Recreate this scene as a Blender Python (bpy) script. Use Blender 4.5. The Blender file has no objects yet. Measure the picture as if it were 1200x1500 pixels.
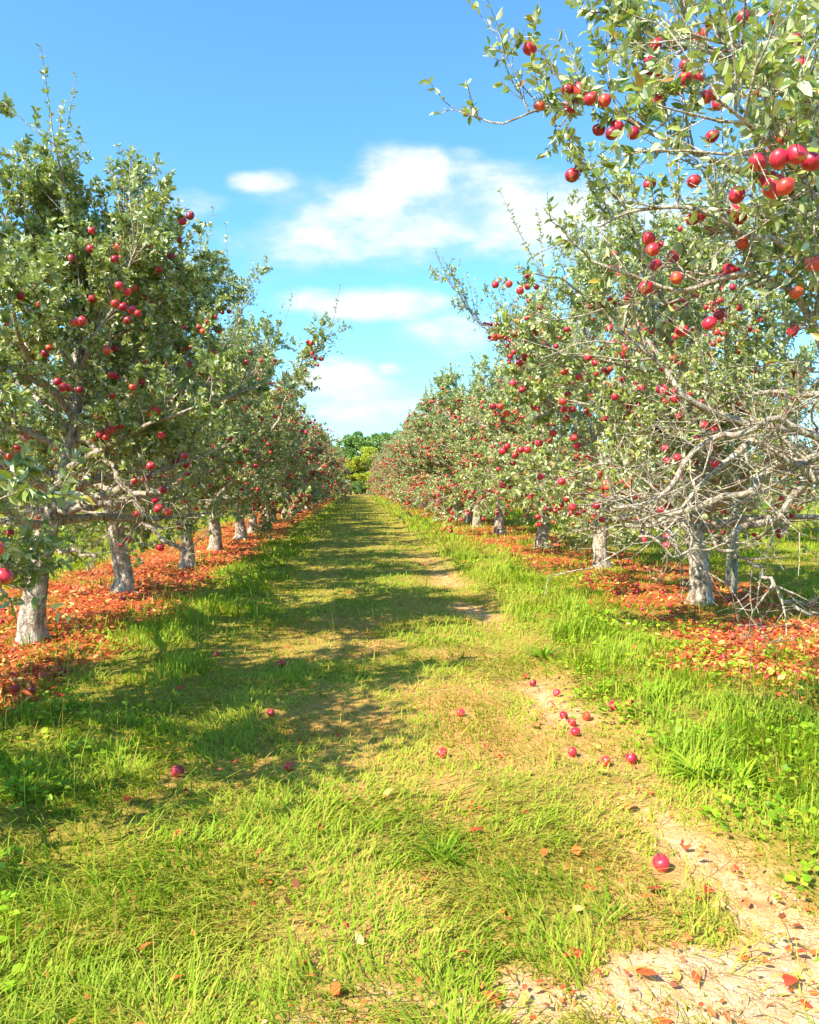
import bpy, math, random
import numpy as np
from mathutils import Vector
R = math.radians
rng = np.random.default_rng(11)
random.seed(5)
scene = bpy.context.scene
COL = scene.collection

# ------------------------------------------------------------------ helpers
def tag(o, label=None, cat=None, group=None, kind=None):
    if label: o['label'] = label
    if cat: o['category'] = cat
    if group: o['group'] = group
    if kind: o['kind'] = kind
    return o

def link(name, data, parent=None, loc=None):
    o = bpy.data.objects.new(name, data)
    COL.objects.link(o)
    if parent is not None: o.parent = parent
    if loc is not None: o.location = loc
    return o

def mesh(name, verts, faces, mats, attrs=None, mat_idx=None, smooth=False, pattrs=None):
    """faces: list of (n,k) int arrays (k = 3 or 4). attrs: per-face floats in the same order."""
    verts = np.asarray(verts, np.float32)
    faces = [np.asarray(f, np.int32) for f in faces if len(f)]
    me = bpy.data.meshes.new(name)
    me.vertices.add(len(verts)); me.vertices.foreach_set('co', verts.ravel())
    loops = np.concatenate([f.ravel() for f in faces])
    tot = np.concatenate([np.full(len(f), f.shape[1], np.int32) for f in faces])
    st = np.concatenate([[0], np.cumsum(tot)[:-1]]).astype(np.int32)
    me.loops.add(len(loops)); me.loops.foreach_set('vertex_index', loops)
    me.polygons.add(len(tot)); me.polygons.foreach_set('loop_start', st)
    if mat_idx is not None: me.polygons.foreach_set('material_index', np.asarray(mat_idx, np.int32))
    me.polygons.foreach_set('use_smooth', np.full(len(tot), bool(smooth)))
    for k, v in (attrs or {}).items():
        a = me.attributes.new(k, 'FLOAT', 'FACE'); a.data.foreach_set('value', np.asarray(v, np.float32))
    for k, v in (pattrs or {}).items():
        a = me.attributes.new(k, 'FLOAT', 'POINT'); a.data.foreach_set('value', np.asarray(v, np.float32))
    for m in (mats if isinstance(mats, (list, tuple)) else [mats]): me.materials.append(m)
    me.update(calc_edges=True); me.validate()
    return me

def nrm(v): return v / np.maximum(np.linalg.norm(v, axis=-1, keepdims=True), 1e-9)

def hash2(ix, iy, s):
    h = (ix.astype(np.int64) * 374761393 + iy.astype(np.int64) * 668265263 + s * 1442695041) & 0x7fffffff
    h = ((h ^ (h >> 13)) * 1274126177) & 0x7fffffff
    return ((h ^ (h >> 16)) & 0xffff) / 65535.0
def vnoise(x, y, s=0):
    x = np.asarray(x, float); y = np.asarray(y, float)
    ix = np.floor(x); iy = np.floor(y); fx = x - ix; fy = y - iy
    fx = fx*fx*(3-2*fx); fy = fy*fy*(3-2*fy)
    a = hash2(ix, iy, s); b = hash2(ix+1, iy, s); c = hash2(ix, iy+1, s); d = hash2(ix+1, iy+1, s)
    return (a*(1-fx)+b*fx)*(1-fy) + (c*(1-fx)+d*fx)*fy
def fbm(x, y, s=0, o=3):
    t = 0; a = .5
    for k in range(o):
        t = t + a*vnoise(np.asarray(x)*2**k, np.asarray(y)*2**k, s+k); a *= .5
    return t / (1 - .5**o)
def sst(a, b, x):
    t = np.clip((x-a)/(b-a), 0, 1); return t*t*(3-2*t)

# ------------------------------------------------------------------ camera: f = 1167 px on the 1200 x 1500 picture
CAMH = 1.6
FPX, VX, VY = 1167.0, 520.0, 711.0
def at(px, py, y):                      # the point seen at (px, py) that stands y metres ahead
    return np.array([(px-VX)/FPX*y, y, CAMH-(py-VY)/FPX*y])
def gat(px, py):                        # the point of the flat ground seen at (px, py)
    y = FPX*CAMH/(py-VY); return (px-VX)/FPX*y, y

# ------------------------------------------------------------------ ground zones
PALE = [0]
def zones(x, y):
    x = np.asarray(x, float); y = np.asarray(y, float)
    w = (fbm(x*.9, y*.9, 3)-.5)*1.3
    far = sst(10, 30, y)
    left = sst(-5.6, -4.9, x+w*.8)*(1-sst(-2.65, -2.15, x+w*.55))
    left *= sst(1.5, 3.5, y)
    right = sst(2.75, 3.7, x+w*1.5-sst(6, 11, y)*.2)*(1-sst(5.9, 6.8, x+w))*sst(3.5, 6.3, y+w)
    pat = .35+.65*sst(.34, .52, fbm(x*1.5+4, y*1.5, 66))
    litter = np.maximum(left*(.55+.45*pat), right*pat*.95)
    wob = .10*np.sin(y*.9)+.12*(fbm(y*.5, y*0+2., 8)-.5)
    track = np.exp(-((x-1.52-wob)/(.15+.012*y))**2)*(1-sst(9, 22, y))*sst(.40, .66, fbm(x*.9, y*.7, 21)+.16*(1-sst(3.0, 6, y)))
    trk2 = np.exp(-((x+.55-wob)/.36)**2)*sst(.42, .66, fbm(x*.9, y*.7, 31))*(1-sst(12, 30, y))
    e = ((x-1.35)/.90)**2+((y-2.40)/.30)**2
    patch = 1-sst(.55, 1.25, e+(fbm(x*4, y*4, 40)-.5)*1.2)
    e2 = ((x-.12)/.35)**2+((y-2.35)/.18)**2
    PALE[0] = patch
    patch = np.maximum(patch, .35*(1-sst(.4, 1.2, e2+(fbm(x*5, y*5, 42)-.5)*1.4)))
    soil = np.clip(np.maximum(np.maximum(track*1.1, trk2*.1), patch), 0, 1)
    lane = sst(-1.55, -.9, x+w*.5)*(1-sst(1.75, 2.2, x+w*.4))
    dry = lane*(.15+.85*sst(.36, .60, fbm(x*1.1+7, y*1.0, 50)))*(.62+.38*sst(3.0, 4.4, y+w))*(.35+.65*sst(-1.1, .2, x+w*.3))*(1-.7*sst(7, 15, y))
    near = (1-sst(3.2, 4.6, y))*.95*sst(.45, .58, fbm(x*1.7+3, y*1.7, 52))*(1-sst(1.6, 2.2, x))
    dry = np.maximum(dry, near)
    dry = np.maximum(dry, .5*np.exp(-((x-1.5)/.4)**2)*sst(.3, .6, fbm(x, y*.5, 61)))
    return litter, soil, lane, np.clip(dry, 0, 1)

def gz(x, y):
    x = np.asarray(x, float); y = np.asarray(y, float)
    near = 1-sst(25, 60, np.hypot(x, y))
    h = (fbm(x*1.1, y*1.1, 70)-.5)*.07*near + (fbm(x*5, y*5, 72, 2)-.5)*.018*near
    h = h - .035*np.exp(-((x-1.55)/.35)**2)*near + .05*np.exp(-((x-2.7)/.7)**2)*near
    return h

# ------------------------------------------------------------------ node materials
def new_mat(name):
    m = bpy.data.materials.new(name); m.use_nodes = True
    nt = m.node_tree; nt.nodes.clear()
    out = nt.nodes.new('ShaderNodeOutputMaterial')
    return m, nt, out
def N(nt, typ, **kw):
    n = nt.nodes.new('ShaderNode'+typ)
    for k, v in kw.items():
        if k in n.inputs: 
            n.inputs[k].default_value = v
        else: setattr(n, k, v)
    return n
def ramp(nt, fac, stops, interp='LINEAR'):
    r = nt.nodes.new('ShaderNodeValToRGB'); r.color_ramp.interpolation = interp
    el = r.color_ramp.elements
    while len(el) < len(stops): el.new(.5)
    for e, (p, c) in zip(el, stops): e.position = p; e.color = (*c, 1)
    nt.links.new(fac, r.inputs[0]); return r.outputs[0]
def noise(nt, vec, scale, detail=4, rough=.55, dist=0.):
    n = N(nt, 'TexNoise'); n.inputs['Scale'].default_value = scale; n.inputs['Detail'].default_value = detail
    n.inputs['Roughness'].default_value = rough; n.inputs['Distortion'].default_value = dist
    if vec is not None: nt.links.new(vec, n.inputs['Vector'])
    return n.outputs['Fac']
def mixc(nt, fac, a, b, typ='MIX'):
    m = nt.nodes.new('ShaderNodeMix'); m.data_type = 'RGBA'; m.blend_type = typ
    for s, v in ((m.inputs[0], fac), (m.inputs[6], a), (m.inputs[7], b)):
        if isinstance(v, (int, float)): s.default_value = v
        elif isinstance(v, tuple): s.default_value = (*v, 1)
        else: nt.links.new(v, s)
    return m.outputs[2]
def math_(nt, op, a, b=None, c=None, clamp=False):
    m = nt.nodes.new('ShaderNodeMath'); m.operation = op; m.use_clamp = clamp
    for s, v in zip(m.inputs, (a, b, c)):
        if v is None: continue
        if isinstance(v, (int, float)): s.default_value = v
        else: nt.links.new(v, s)
    return m.outputs[0]
def attr(nt, name):
    a = nt.nodes.new('ShaderNodeAttribute'); a.attribute_name = name; return a.outputs['Fac']

def leaf_mat(name, stops, under, trans, rough=.42, tfac=.35, spec=.5):
    m, nt, out = new_mat(name)
    t = attr(nt, 'tint')
    c = ramp(nt, t, stops)
    geo = N(nt, 'NewGeometry')
    c2 = mixc(nt, geo.outputs['Backfacing'], c, mixc(nt, .75, c, under))
    p = N(nt, 'BsdfPrincipled'); p.inputs['Roughness'].default_value = rough
    p.inputs['Specular IOR Level'].default_value = spec
    nt.links.new(c2, p.inputs['Base Color'])
    tr = N(nt, 'BsdfTranslucent')
    nt.links.new(mixc(nt, .6, c, trans), tr.inputs['Color'])
    mx = N(nt, 'MixShader'); mx.inputs[0].default_value = tfac
    nt.links.new(p.outputs[0], mx.inputs[1]); nt.links.new(tr.outputs[0], mx.inputs[2])
    nt.links.new(mx.outputs[0], out.inputs['Surface'])
    return m

M = {}
M['leaf'] = leaf_mat('apple_leaf', [(0, (.045, .09, .012)), (.3, (.13, .20, .02)), (.6, (.34, .40, .06)), (.90, (.57, .58, .20)),
                     (.955, (.52, .38, .06)), (1, (.50, .20, .05))], (.57, .63, .38), (.40, .50, .035), .33, .24, .7)
M['grass'] = leaf_mat('grass_blade', [(0, (.05, .17, .008)), (.3, (.15, .29, .010)), (.55, (.29, .42, .014)), (.68, (.44, .48, .04)),
                      (.80, (.72, .50, .14)), (1, (.74, .36, .14))], (.30, .40, .03), (.36, .52, .012), .6, .35, .15)
M['weed'] = leaf_mat('weed_leaf', [(0, (.11, .25, .008)), (.6, (.26, .42, .012)), (1, (.44, .52, .03))], (.34, .46, .05), (.38, .55, .02), .45, .3, .4)
M['litter'] = leaf_mat('fallen_leaf', [(0, (.20, .06, .02)), (.13, (.40, .07, .03)), (.32, (.64, .07, .03)), (.58, (.75, .16, .04)), (.74, (.78, .33, .09)), (.94, (.80, .52, .2)), (1, (.45, .42, .06))],
                       (.66, .36, .18), (.6, .2, .03), .6, .15, .3)
M['wood_leaf'] = leaf_mat('broadleaf_tree_leaf', [(0, (.11, .20, .05)), (.5, (.19, .31, .07)), (1, (.30, .40, .09))], (.2, .3, .1), (.2, .35, .03), .5, .25, .3)
M['gold_leaf'] = leaf_mat('yellow_shrub_leaf', [(0, (.34, .42, .04)), (.5, (.50, .54, .05)), (1, (.62, .60, .07))], (.5, .5, .1), (.55, .55, .03), .5, .3, .3)

def bark_mat(name, a, b, c, scale):
    m, nt, out = new_mat(name)
    tc = N(nt, 'TexCoord').outputs['Object']
    mp = N(nt, 'Mapping'); mp.inputs['Scale'].default_value = (1, 1, .35); nt.links.new(tc, mp.inputs['Vector'])
    n1 = noise(nt, mp.outputs[0], scale, 6, .62, .6)
    n2 = noise(nt, tc, scale*.28, 3, .5, .3)
    vo = N(nt, 'TexVoronoi'); vo.feature = 'DISTANCE_TO_EDGE'; vo.inputs['Scale'].default_value = scale*.9
    mp2 = N(nt, 'Mapping'); mp2.inputs['Scale'].default_value = (1, 1, .3); nt.links.new(tc, mp2.inputs['Vector'])
    wv = N(nt, 'VectorMath', operation='ADD')
    nz = N(nt, 'TexNoise'); nz.inputs['Scale'].default_value = scale*.7; nt.links.new(tc, nz.inputs['Vector'])
    sc = N(nt, 'VectorMath', operation='SCALE'); sc.inputs['Scale'].default_value = .12
    nt.links.new(nz.outputs['Color'], sc.inputs[0]); nt.links.new(mp2.outputs[0], wv.inputs[0]); nt.links.new(sc.outputs[0], wv.inputs[1])
    nt.links.new(wv.outputs[0], vo.inputs['Vector'])
    crack = ramp(nt, vo.outputs['Distance'], [(0, (0, 0, 0)), (.10, (1, 1, 1))])
    col = ramp(nt, n1, [(.36, a), (.5, b), (.60, c)])
    n3 = noise(nt, mp.outputs[0], scale*.42, 5, .6, 1.2)
    col = mixc(nt, ramp(nt, n3, [(.40, (.8, .8, .8)), (.50, (0, 0, 0))]), col, (a[0]*.62, a[1]*.58, a[2]*.55))
    col = mixc(nt, math_(nt, 'MULTIPLY', ramp(nt, n2, [(.5, (0, 0, 0)), (.62, (1, 1, 1))]), .5), col, (.50, .49, .40))
    col = mixc(nt, math_(nt, 'MULTIPLY', math_(nt, 'SUBTRACT', 1.0, crack), .6), col, (a[0]*.45, a[1]*.42, a[2]*.4))
    p = N(nt, 'BsdfPrincipled'); p.inputs['Roughness'].default_value = .85
    p.inputs['Specular IOR Level'].default_value = .25
    nt.links.new(col, p.inputs['Base Color'])
    bp = N(nt, 'Bump'); bp.inputs['Strength'].default_value = .8; bp.inputs['Distance'].default_value = .02
    hh = math_(nt, 'ADD', n1, math_(nt, 'MULTIPLY', crack, .35))
    nt.links.new(hh, bp.inputs['Height']); nt.links.new(bp.outputs[0], p.inputs['Normal'])
    nt.links.new(p.outputs[0], out.inputs['Surface'])
    return m
M['bark'] = bark_mat('apple_bark', (.22, .16, .11), (.52, .42, .31), (.78, .68, .52), 22)
M['limb'] = bark_mat('apple_limb_bark', (.30, .22, .15), (.58, .47, .34), (.76, .66, .50), 40)
M['dark_bark'] = bark_mat('forest_bark', (.08, .06, .05), (.16, .12, .09), (.22, .18, .14), 10)
M['stake'] = bark_mat('weathered_stake_wood', (.22, .24, .20), (.34, .36, .30), (.46, .47, .40), 18)

def apple_mat():
    m, nt, out = new_mat('apple_skin')
    tc = N(nt, 'TexCoord').outputs['Object']
    oi = N(nt, 'ObjectInfo').outputs['Random']
    mp = N(nt, 'Mapping'); mp.inputs['Scale'].default_value = (45, 45, 6); nt.links.new(tc, mp.inputs['Vector'])
    st = noise(nt, mp.outputs[0], 1.4, 3, .6, .4)
    bl = noise(nt, tc, 18, 2)
    tn = attr(nt, 'tint')
    base = ramp(nt, math_(nt, 'ADD', math_(nt, 'FRACT', math_(nt, 'ADD', oi, tn)), 0.0), [(0, (.22, .008, .03)), (.35, (.42, .010, .04)), (.8, (.60, .022, .045)), (1, (.66, .08, .03))])
    c = mixc(nt, ramp(nt, st, [(.45, (0, 0, 0)), (.75, (.55, .55, .55))]), base, (.68, .09, .05))
    c = mixc(nt, ramp(nt, bl, [(.60, (0, 0, 0)), (.74, (.8, .8, .8))]), c, (.62, .30, .06))
    p = N(nt, 'BsdfPrincipled'); p.inputs['Roughness'].default_value = .40
    p.inputs['Coat Weight'].default_value = .12; p.inputs['Coat Roughness'].default_value = .2
    p.inputs['Subsurface Weight'].default_value = 0
    nt.links.new(c, p.inputs['Base Color']); nt.links.new(p.outputs[0], out.inputs['Surface'])
    return m
M['apple'] = apple_mat()
def flat_mat(name, c, rough=.7):
    m, nt, out = new_mat(name)
    tc = N(nt, 'TexCoord').outputs['Object']
    n = noise(nt, tc, 30, 3)
    p = N(nt, 'BsdfPrincipled'); p.inputs['Roughness'].default_value = rough
    nt.links.new(mixc(nt, n, tuple(v*.7 for v in c), tuple(min(1, v*1.3) for v in c)), p.inputs['Base Color'])
    nt.links.new(p.outputs[0], out.inputs['Surface']); return m
M['stem'] = flat_mat('apple_stem', (.12, .08, .04))

def ground_mat():
    m, nt, out = new_mat('orchard_ground')
    tc = N(nt, 'TexCoord').outputs['Object']
    lit, soil, dry = attr(nt, 'litter'), attr(nt, 'soil'), attr(nt, 'dry')
    f = noise(nt, tc, 26, 6, .7)
    g = noise(nt, tc, 3.2, 5, .6)
    fine = noise(nt, tc, 90, 4, .7)
    thatch = ramp(nt, f, [(.3, (.38, .16, .05)), (.5, (.66, .31, .11)), (.7, (.80, .50, .21))])
    green = ramp(nt, f, [(.3, (.12, .13, .012)), (.55, (.27, .24, .03)), (.75, (.50, .34, .08))])
    c = mixc(nt, math_(nt, 'ADD', math_(nt, 'MULTIPLY', dry, .55), .1, clamp=True), green, thatch)
    sc = ramp(nt, noise(nt, tc, 9, 6, .65), [(.3, (.62, .29, .14)), (.55, (.76, .46, .26)), (.75, (.82, .62, .41))])
    sc2 = ramp(nt, noise(nt, tc, 8, 6, .65), [(.3, (.54, .22, .09)), (.5, (.76, .39, .17)), (.7, (.84, .56, .33))])
    sc = mixc(nt, attr(nt, 'pale'), sc2, sc)
    crk = N(nt, 'TexVoronoi'); crk.feature = 'DISTANCE_TO_EDGE'; crk.inputs['Scale'].default_value = 9
    wv = N(nt, 'VectorMath', operation='ADD'); nz = N(nt, 'TexNoise'); nz.inputs['Scale'].default_value = 11; nz.inputs['Detail'].default_value = 4
    nt.links.new(tc, nz.inputs['Vector']); s2 = N(nt, 'VectorMath', operation='SCALE'); s2.inputs['Scale'].default_value = .22
    nt.links.new(nz.outputs['Color'], s2.inputs[0]); nt.links.new(tc, wv.inputs[0]); nt.links.new(s2.outputs[0], wv.inputs[1])
    nt.links.new(wv.outputs[0], crk.inputs['Vector'])
    ck = ramp(nt, crk.outputs['Distance'], [(0, (0, 0, 0)), (.035, (1, 1, 1))])
    brk = ramp(nt, g, [(.42, (0, 0, 0)), (.6, (1, 1, 1))])
    ckf = math_(nt, 'MULTIPLY', math_(nt, 'SUBTRACT', 1.0, ck), brk)
    sc = mixc(nt, math_(nt, 'MULTIPLY', ckf, .45), sc, (.36, .20, .10))
    sc = mixc(nt, ramp(nt, fine, [(.55, (0, 0, 0)), (.75, (.5, .5, .5))]), sc, (.42, .27, .14))
    c = mixc(nt, soil, c, sc)
    lc = ramp(nt, f, [(.28, (.12, .04, .02)), (.45, (.36, .09, .03)), (.6, (.58, .17, .05)), (.78, (.62, .30, .11))])
    c = mixc(nt, lit, c, lc)
    p = N(nt, 'BsdfPrincipled'); p.inputs['Roughness'].default_value = .95; p.inputs['Specular IOR Level'].default_value = .1
    nt.links.new(c, p.inputs['Base Color'])
    bp = N(nt, 'Bump'); bp.inputs['Strength'].default_value = .7; bp.inputs['Distance'].default_value = .03
    hh = math_(nt, 'ADD', math_(nt, 'ADD', f, math_(nt, 'MULTIPLY', fine, .4)), math_(nt, 'MULTIPLY', ckf, -.5))
    nt.links.new(hh, bp.inputs['Height']); nt.links.new(bp.outputs[0], p.inputs['Normal'])
    nt.links.new(p.outputs[0], out.inputs['Surface']); return m
M['ground'] = ground_mat()

# ------------------------------------------------------------------ ground sheet
xs = np.concatenate([[-900, -400, -180, -90, -50, -30, -20], np.arange(-13, -6, .35), np.arange(-6, 7, .05), np.arange(7, 14, .35), [20, 30, 50, 90, 180, 400, 900]])
ys = [-900, -300, -100, -40, -15, -6, -2, 0, 1, 1.5]
y_ = 1.6
while y_ < 140: ys.append(y_); y_ += max(.04, .012*y_)
ys = np.array(ys + [160, 200, 300, 500, 900])
GX, GY = np.meshgrid(xs, ys)
gx, gy = GX.ravel(), GY.ravel()
nx, ny = len(xs), len(ys)
ii = (np.arange(ny-1)[:, None]*nx+np.arange(nx-1)[None]).ravel()
gf = np.stack([ii, ii+1, ii+1+nx, ii+nx], 1)
lit, soil, lane, dry = zones(gx, gy); pale = PALE[0]
g = link('ground', mesh('ground', np.stack([gx, gy, gz(gx, gy)], 1), [gf], M['ground'], smooth=True, pattrs=dict(litter=lit, soil=soil*(1-lit), dry=dry, pale=pale)))
tag(g, kind='structure')

WIND = np.array([gat(px, py-6) for px, py in [(985, 1290), (937, 1122), (897, 1124), (846, 1112), (909, 1052), (934, 1051), (867, 1062), (845, 1070), (832, 1060),
    (850, 1086), (822, 1024), (785, 1008), (649, 1115), (262, 1134), (413, 975), (676, 1055), (421, 1130), (397, 1050), (318, 958)]])
def clear(x, y):                        # no blade grows through a windfall apple or right in front of it
    c = np.ones(len(x))
    for ax, ay in WIND:
        c = np.where(((x-ax)/.075)**2+((y-ay+.06)/.15)**2 < 1, .12, c)
    return c
# ------------------------------------------------------------------ blades of grass
def blades(x, y, h, w, tint, lean=.5, rg=rng):
    n = len(x); az = 4*np.pi*fbm(x*1.3, y*1.3, 130, 2)+rg.normal(0, .95, n)
    d = np.stack([np.cos(az), np.sin(az)], 1)
    s = np.stack([-d[:, 1], d[:, 0]], 1)
    l = np.clip(rg.normal(lean, .36, n), 0, 1.7)[:, None]
    z0 = gz(x, y)-.004
    b = np.stack([x, y], 1)
    m1 = b + d*l*.22*h[:, None]; m2 = b + d*l*.62*h[:, None]; t = b + d*l*1.15*h[:, None]
    hz = h*(1-.22*np.clip(l[:, 0], 0, 1.2)**2)
    V = np.zeros((n, 7, 3))
    for k, (c, zz, ww) in enumerate(((b, 0, .8), (m1, .42, 1.), (m2, .78, .7))):
        V[:, 2*k, :2] = c - s*(w*ww*.5)[:, None]; V[:, 2*k+1, :2] = c + s*(w*ww*.5)[:, None]
        V[:, 2*k, 2] = V[:, 2*k+1, 2] = z0+hz*zz
    V[:, 6, :2] = t; V[:, 6, 2] = z0+hz*np.where(l[:, 0] > .9, .82, 1.)
    o = (np.arange(n)*7)[:, None]
    q = np.concatenate([o+np.array([[0, 1, 3, 2]]), o+np.array([[2, 3, 5, 4]])])
    tr = o+np.array([[4, 5, 6]])
    return V.reshape(-1, 3), [q, tr], np.concatenate([tint, tint, tint])

def spread(n, d0, d1, pw=1.0, ml=1.6):
    u = rng.random(n)
    d = d0*(d1/d0)**u if pw == 1 else (d0**(1-pw)+u*(d1**(1-pw)-d0**(1-pw)))**(1/(1-pw))
    x = rng.uniform(-.47*d-ml, .62*d+ml)
    return x, d

def grass_field(name, n, d0, d1, filt, hfun, label, tintfun, wk=1., lean=.5):
    x, y = spread(n, d0, d1)
    litter, soil, lane, dry = zones(x, y)
    k = rng.random(n) < filt(x, y, litter, soil, lane, dry)*clear(x, y)
    x, y, litter, soil, lane, dry = [a[k] for a in (x, y, litter, soil, lane, dry)]
    h = hfun(x, y, lane, dry)*rng.lognormal(0, .33, len(x))
    w = wk*(.0037+.00075*y)*rng.uniform(.7, 1.4, len(x))
    t = np.clip(tintfun(x, y, lane, dry), 0, 1)
    v, f, a = blades(x, y, h, w, t, lean)
    return tag(link(name, mesh(name, v, f, M['grass'], dict(tint=a))), label, 'grass', kind='stuff')

def tuftn(x, y): return fbm(x*1.6, y*1.6, 90)
def f_lane(x, y, li, so, la, dr): return la*(1-.95*so)*(1-.1*dr)*(.14+.36*sst(3.4, 5, y)+(.86-.36*sst(3.4, 5, y))*sst(.34, .56, .4*tuftn(x, y)+.6*fbm(x*2.6, y*2.6, 95)))
def h_lane(x, y, la, dr): return .019+.026*sst(.42, .75, tuftn(x, y))*(1-.35*dr)*(1-sst(5, 9, y)*.3)+.02*sst(20, 50, y)
def t_lane(x, y, la, dr): return .45+.22*dr+rng.normal(0, .23, len(x))+.75*(fbm(x*1.1, y*1.1, 77)-.5)+.75*(fbm(x*4, y*4, 78, 2)-.5)
grass_field('mown_grass', 430000, 1.9, 110, f_lane, h_lane, 'short mown grass and straw covering the lane between the two tree rows', t_lane, 1., .75)
def f_ver(x, y, li, so, la, dr):
    return (1-la)*(1-.93*li)*(1-.9*so)*(.35+.65*sst(.25, .55, tuftn(x+9, y)))
def h_ver(x, y, la, dr):
    side = np.where(x > 0, .95*(1-.6*sst(2.4, 3.2, x)*(1-sst(12, 25, y))), .62-.2*(1-sst(3.5, 6, y)))
    return side*(.06+.13*sst(.35, .75, tuftn(x+9, y)))
def t_ver(x, y, la, dr): return np.where(x > 0, .46, .40)+rng.normal(0, .19, len(x))+.5*(fbm(x*4, y*4, 78, 2)-.5)+.7*(fbm(x*.6, y*.6, 79)-.5)
grass_field('verge_grass', 330000, 1.9, 110, f_ver, h_ver, 'longer yellow-green grass along both edges of the lane and beyond the trees', t_ver, 1.05, .55)
def f_st(x, y, li, so, la, dr): return .05*(1-so)*sst(.5, .7, tuftn(x-5, y))
grass_field('seeding_grass', 24000, 2.2, 40, lambda x, y, li, so, la, dr: .35*(1-so)*(1-.85*li)*(1-.75*la)*sst(.45, .7, tuftn(x-5, y)),
            lambda x, y, la, dr: np.full(len(x), .27), 'thin straw-coloured grass stalks standing out of the verges',
            lambda x, y, la, dr: .72+rng.normal(0, .1, len(x)), .55, .4)

grass_field('matted_straw', 150000, 1.9, 40, lambda x, y, li, so, la, dr: (1-li)*(1-.75*so)*(.3+.45*dr)*(.3+.7*sst(.4, .6, fbm(x*2.2+8, y*2.2, 150, 2))),
            lambda x, y, la, dr: np.full(len(x), .065), 'dead tan straw matted between the mown grass blades',
            lambda x, y, la, dr: .86+rng.normal(0, .13, len(x)), .8, 1.5)
grass_field('flattened_grass', 42000, 1.9, 26, lambda x, y, li, so, la, dr: (1-li)*(1-.9*so)*(1-.55*dr)*sst(.50, .62, fbm(x*1.3+20, y*1.3, 140, 2)),
            lambda x, y, la, dr: np.full(len(x), .095), 'long pale grass blades lying over the turf in combed clumps',
            lambda x, y, la, dr: .36+.34*fbm(x*2+3, y*2, 141, 2)+rng.normal(0, .12, len(x)), .95, 1.15)

# ------------------------------------------------------------------ leaves
def leaf_frames(n, dirs, up=.8, rg=rng):
    d = nrm(dirs); r = nrm(rg.normal(size=(n, 3)))
    nn = np.array([0, 0, 1.])*up + r*(.75)
    nn = nrm(nn - d*(nn*d).sum(1, keepdims=True)); s = np.cross(nn, d)
    return d, s, nn
LEAF6 = (np.array([[0, 0, 0], [.30, .25, .07], [.33, 0, 0], [.30, -.25, .07], [.66, .21, .04], [.68, 0, -.03], [.66, -.21, .04], [1, 0, -.13]]),
         np.array([[0, 2, 1], [0, 3, 2], [5, 7, 4], [5, 6, 7]]), np.array([[2, 5, 4, 1], [3, 6, 5, 2]]))
LEAF4 = (np.array([[0, 0, 0], [.42, .27, .07], [.48, 0, 0], [.42, -.27, .07], [1, 0, -.10]]),
         np.array([[0, 2, 1], [0, 3, 2], [2, 4, 1], [3, 4, 2]]), np.zeros((0, 4), int))
def leaves(pos, dirs, size, tint, tpl, up=.8, wid=1., rg=rng):
    n = len(pos); d, s, nn = leaf_frames(n, dirs, up, rg)
    T, tr, qd = tpl
    c = rg.uniform(-.6, 1.9, n)[:, None, None]
    P = (T[None, :, 0:1]*d[:, None] + T[None, :, 1:2]*wid*s[:, None] + T[None, :, 2:3]*c*nn[:, None])*size[:, None, None]
    V = (pos[:, None]+P).reshape(-1, 3)
    o = (np.arange(n)*len(T))[:, None, None]
    F = [(o+tr[None]).reshape(-1, 3)]; a = [np.repeat(tint, len(tr))]
    if len(qd): F.append((o+qd[None]).reshape(-1, 4)); a.append(np.repeat(tint, len(qd)))
    return V, F, np.concatenate(a)

# ------------------------------------------------------------------ tubes
def tubes(P, Rr, sides):
    """P (n,k,3), Rr (n,k) -> verts, quads (tips closed by tapering)"""
    n, k, _ = P.shape
    T = np.gradient(P, axis=1); T = nrm(T)
    ref = np.where(np.abs(T[:, :1, 2:3]) > .9, np.array([1., 0, 0]), np.array([0, 0, 1.]))
    a = nrm(np.cross(T, np.broadcast_to(ref, T.shape))); b = np.cross(T, a)
    th = np.arange(sides)*2*np.pi/sides
    V = P[:, :, None] + Rr[:, :, None, None]*(a[:, :, None]*np.cos(th)[:, None]+b[:, :, None]*np.sin(th)[:, None])
    idx = np.arange(n*k*sides).reshape(n, k, sides)
    j = np.roll(idx, -1, axis=2)
    q = np.stack([idx[:, :-1], j[:, :-1], j[:, 1:], idx[:, 1:]], -1).reshape(-1, 4)
    return V.reshape(-1, 3), q
class Acc:
    def __init__(s): s.v = []; s.q = []; s.n = 0
    def add(s, v, q): s.v.append(v); s.q.append(q+s.n); s.n += len(v)
    def get(s): return np.concatenate(s.v), [np.concatenate(s.q)]

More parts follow.
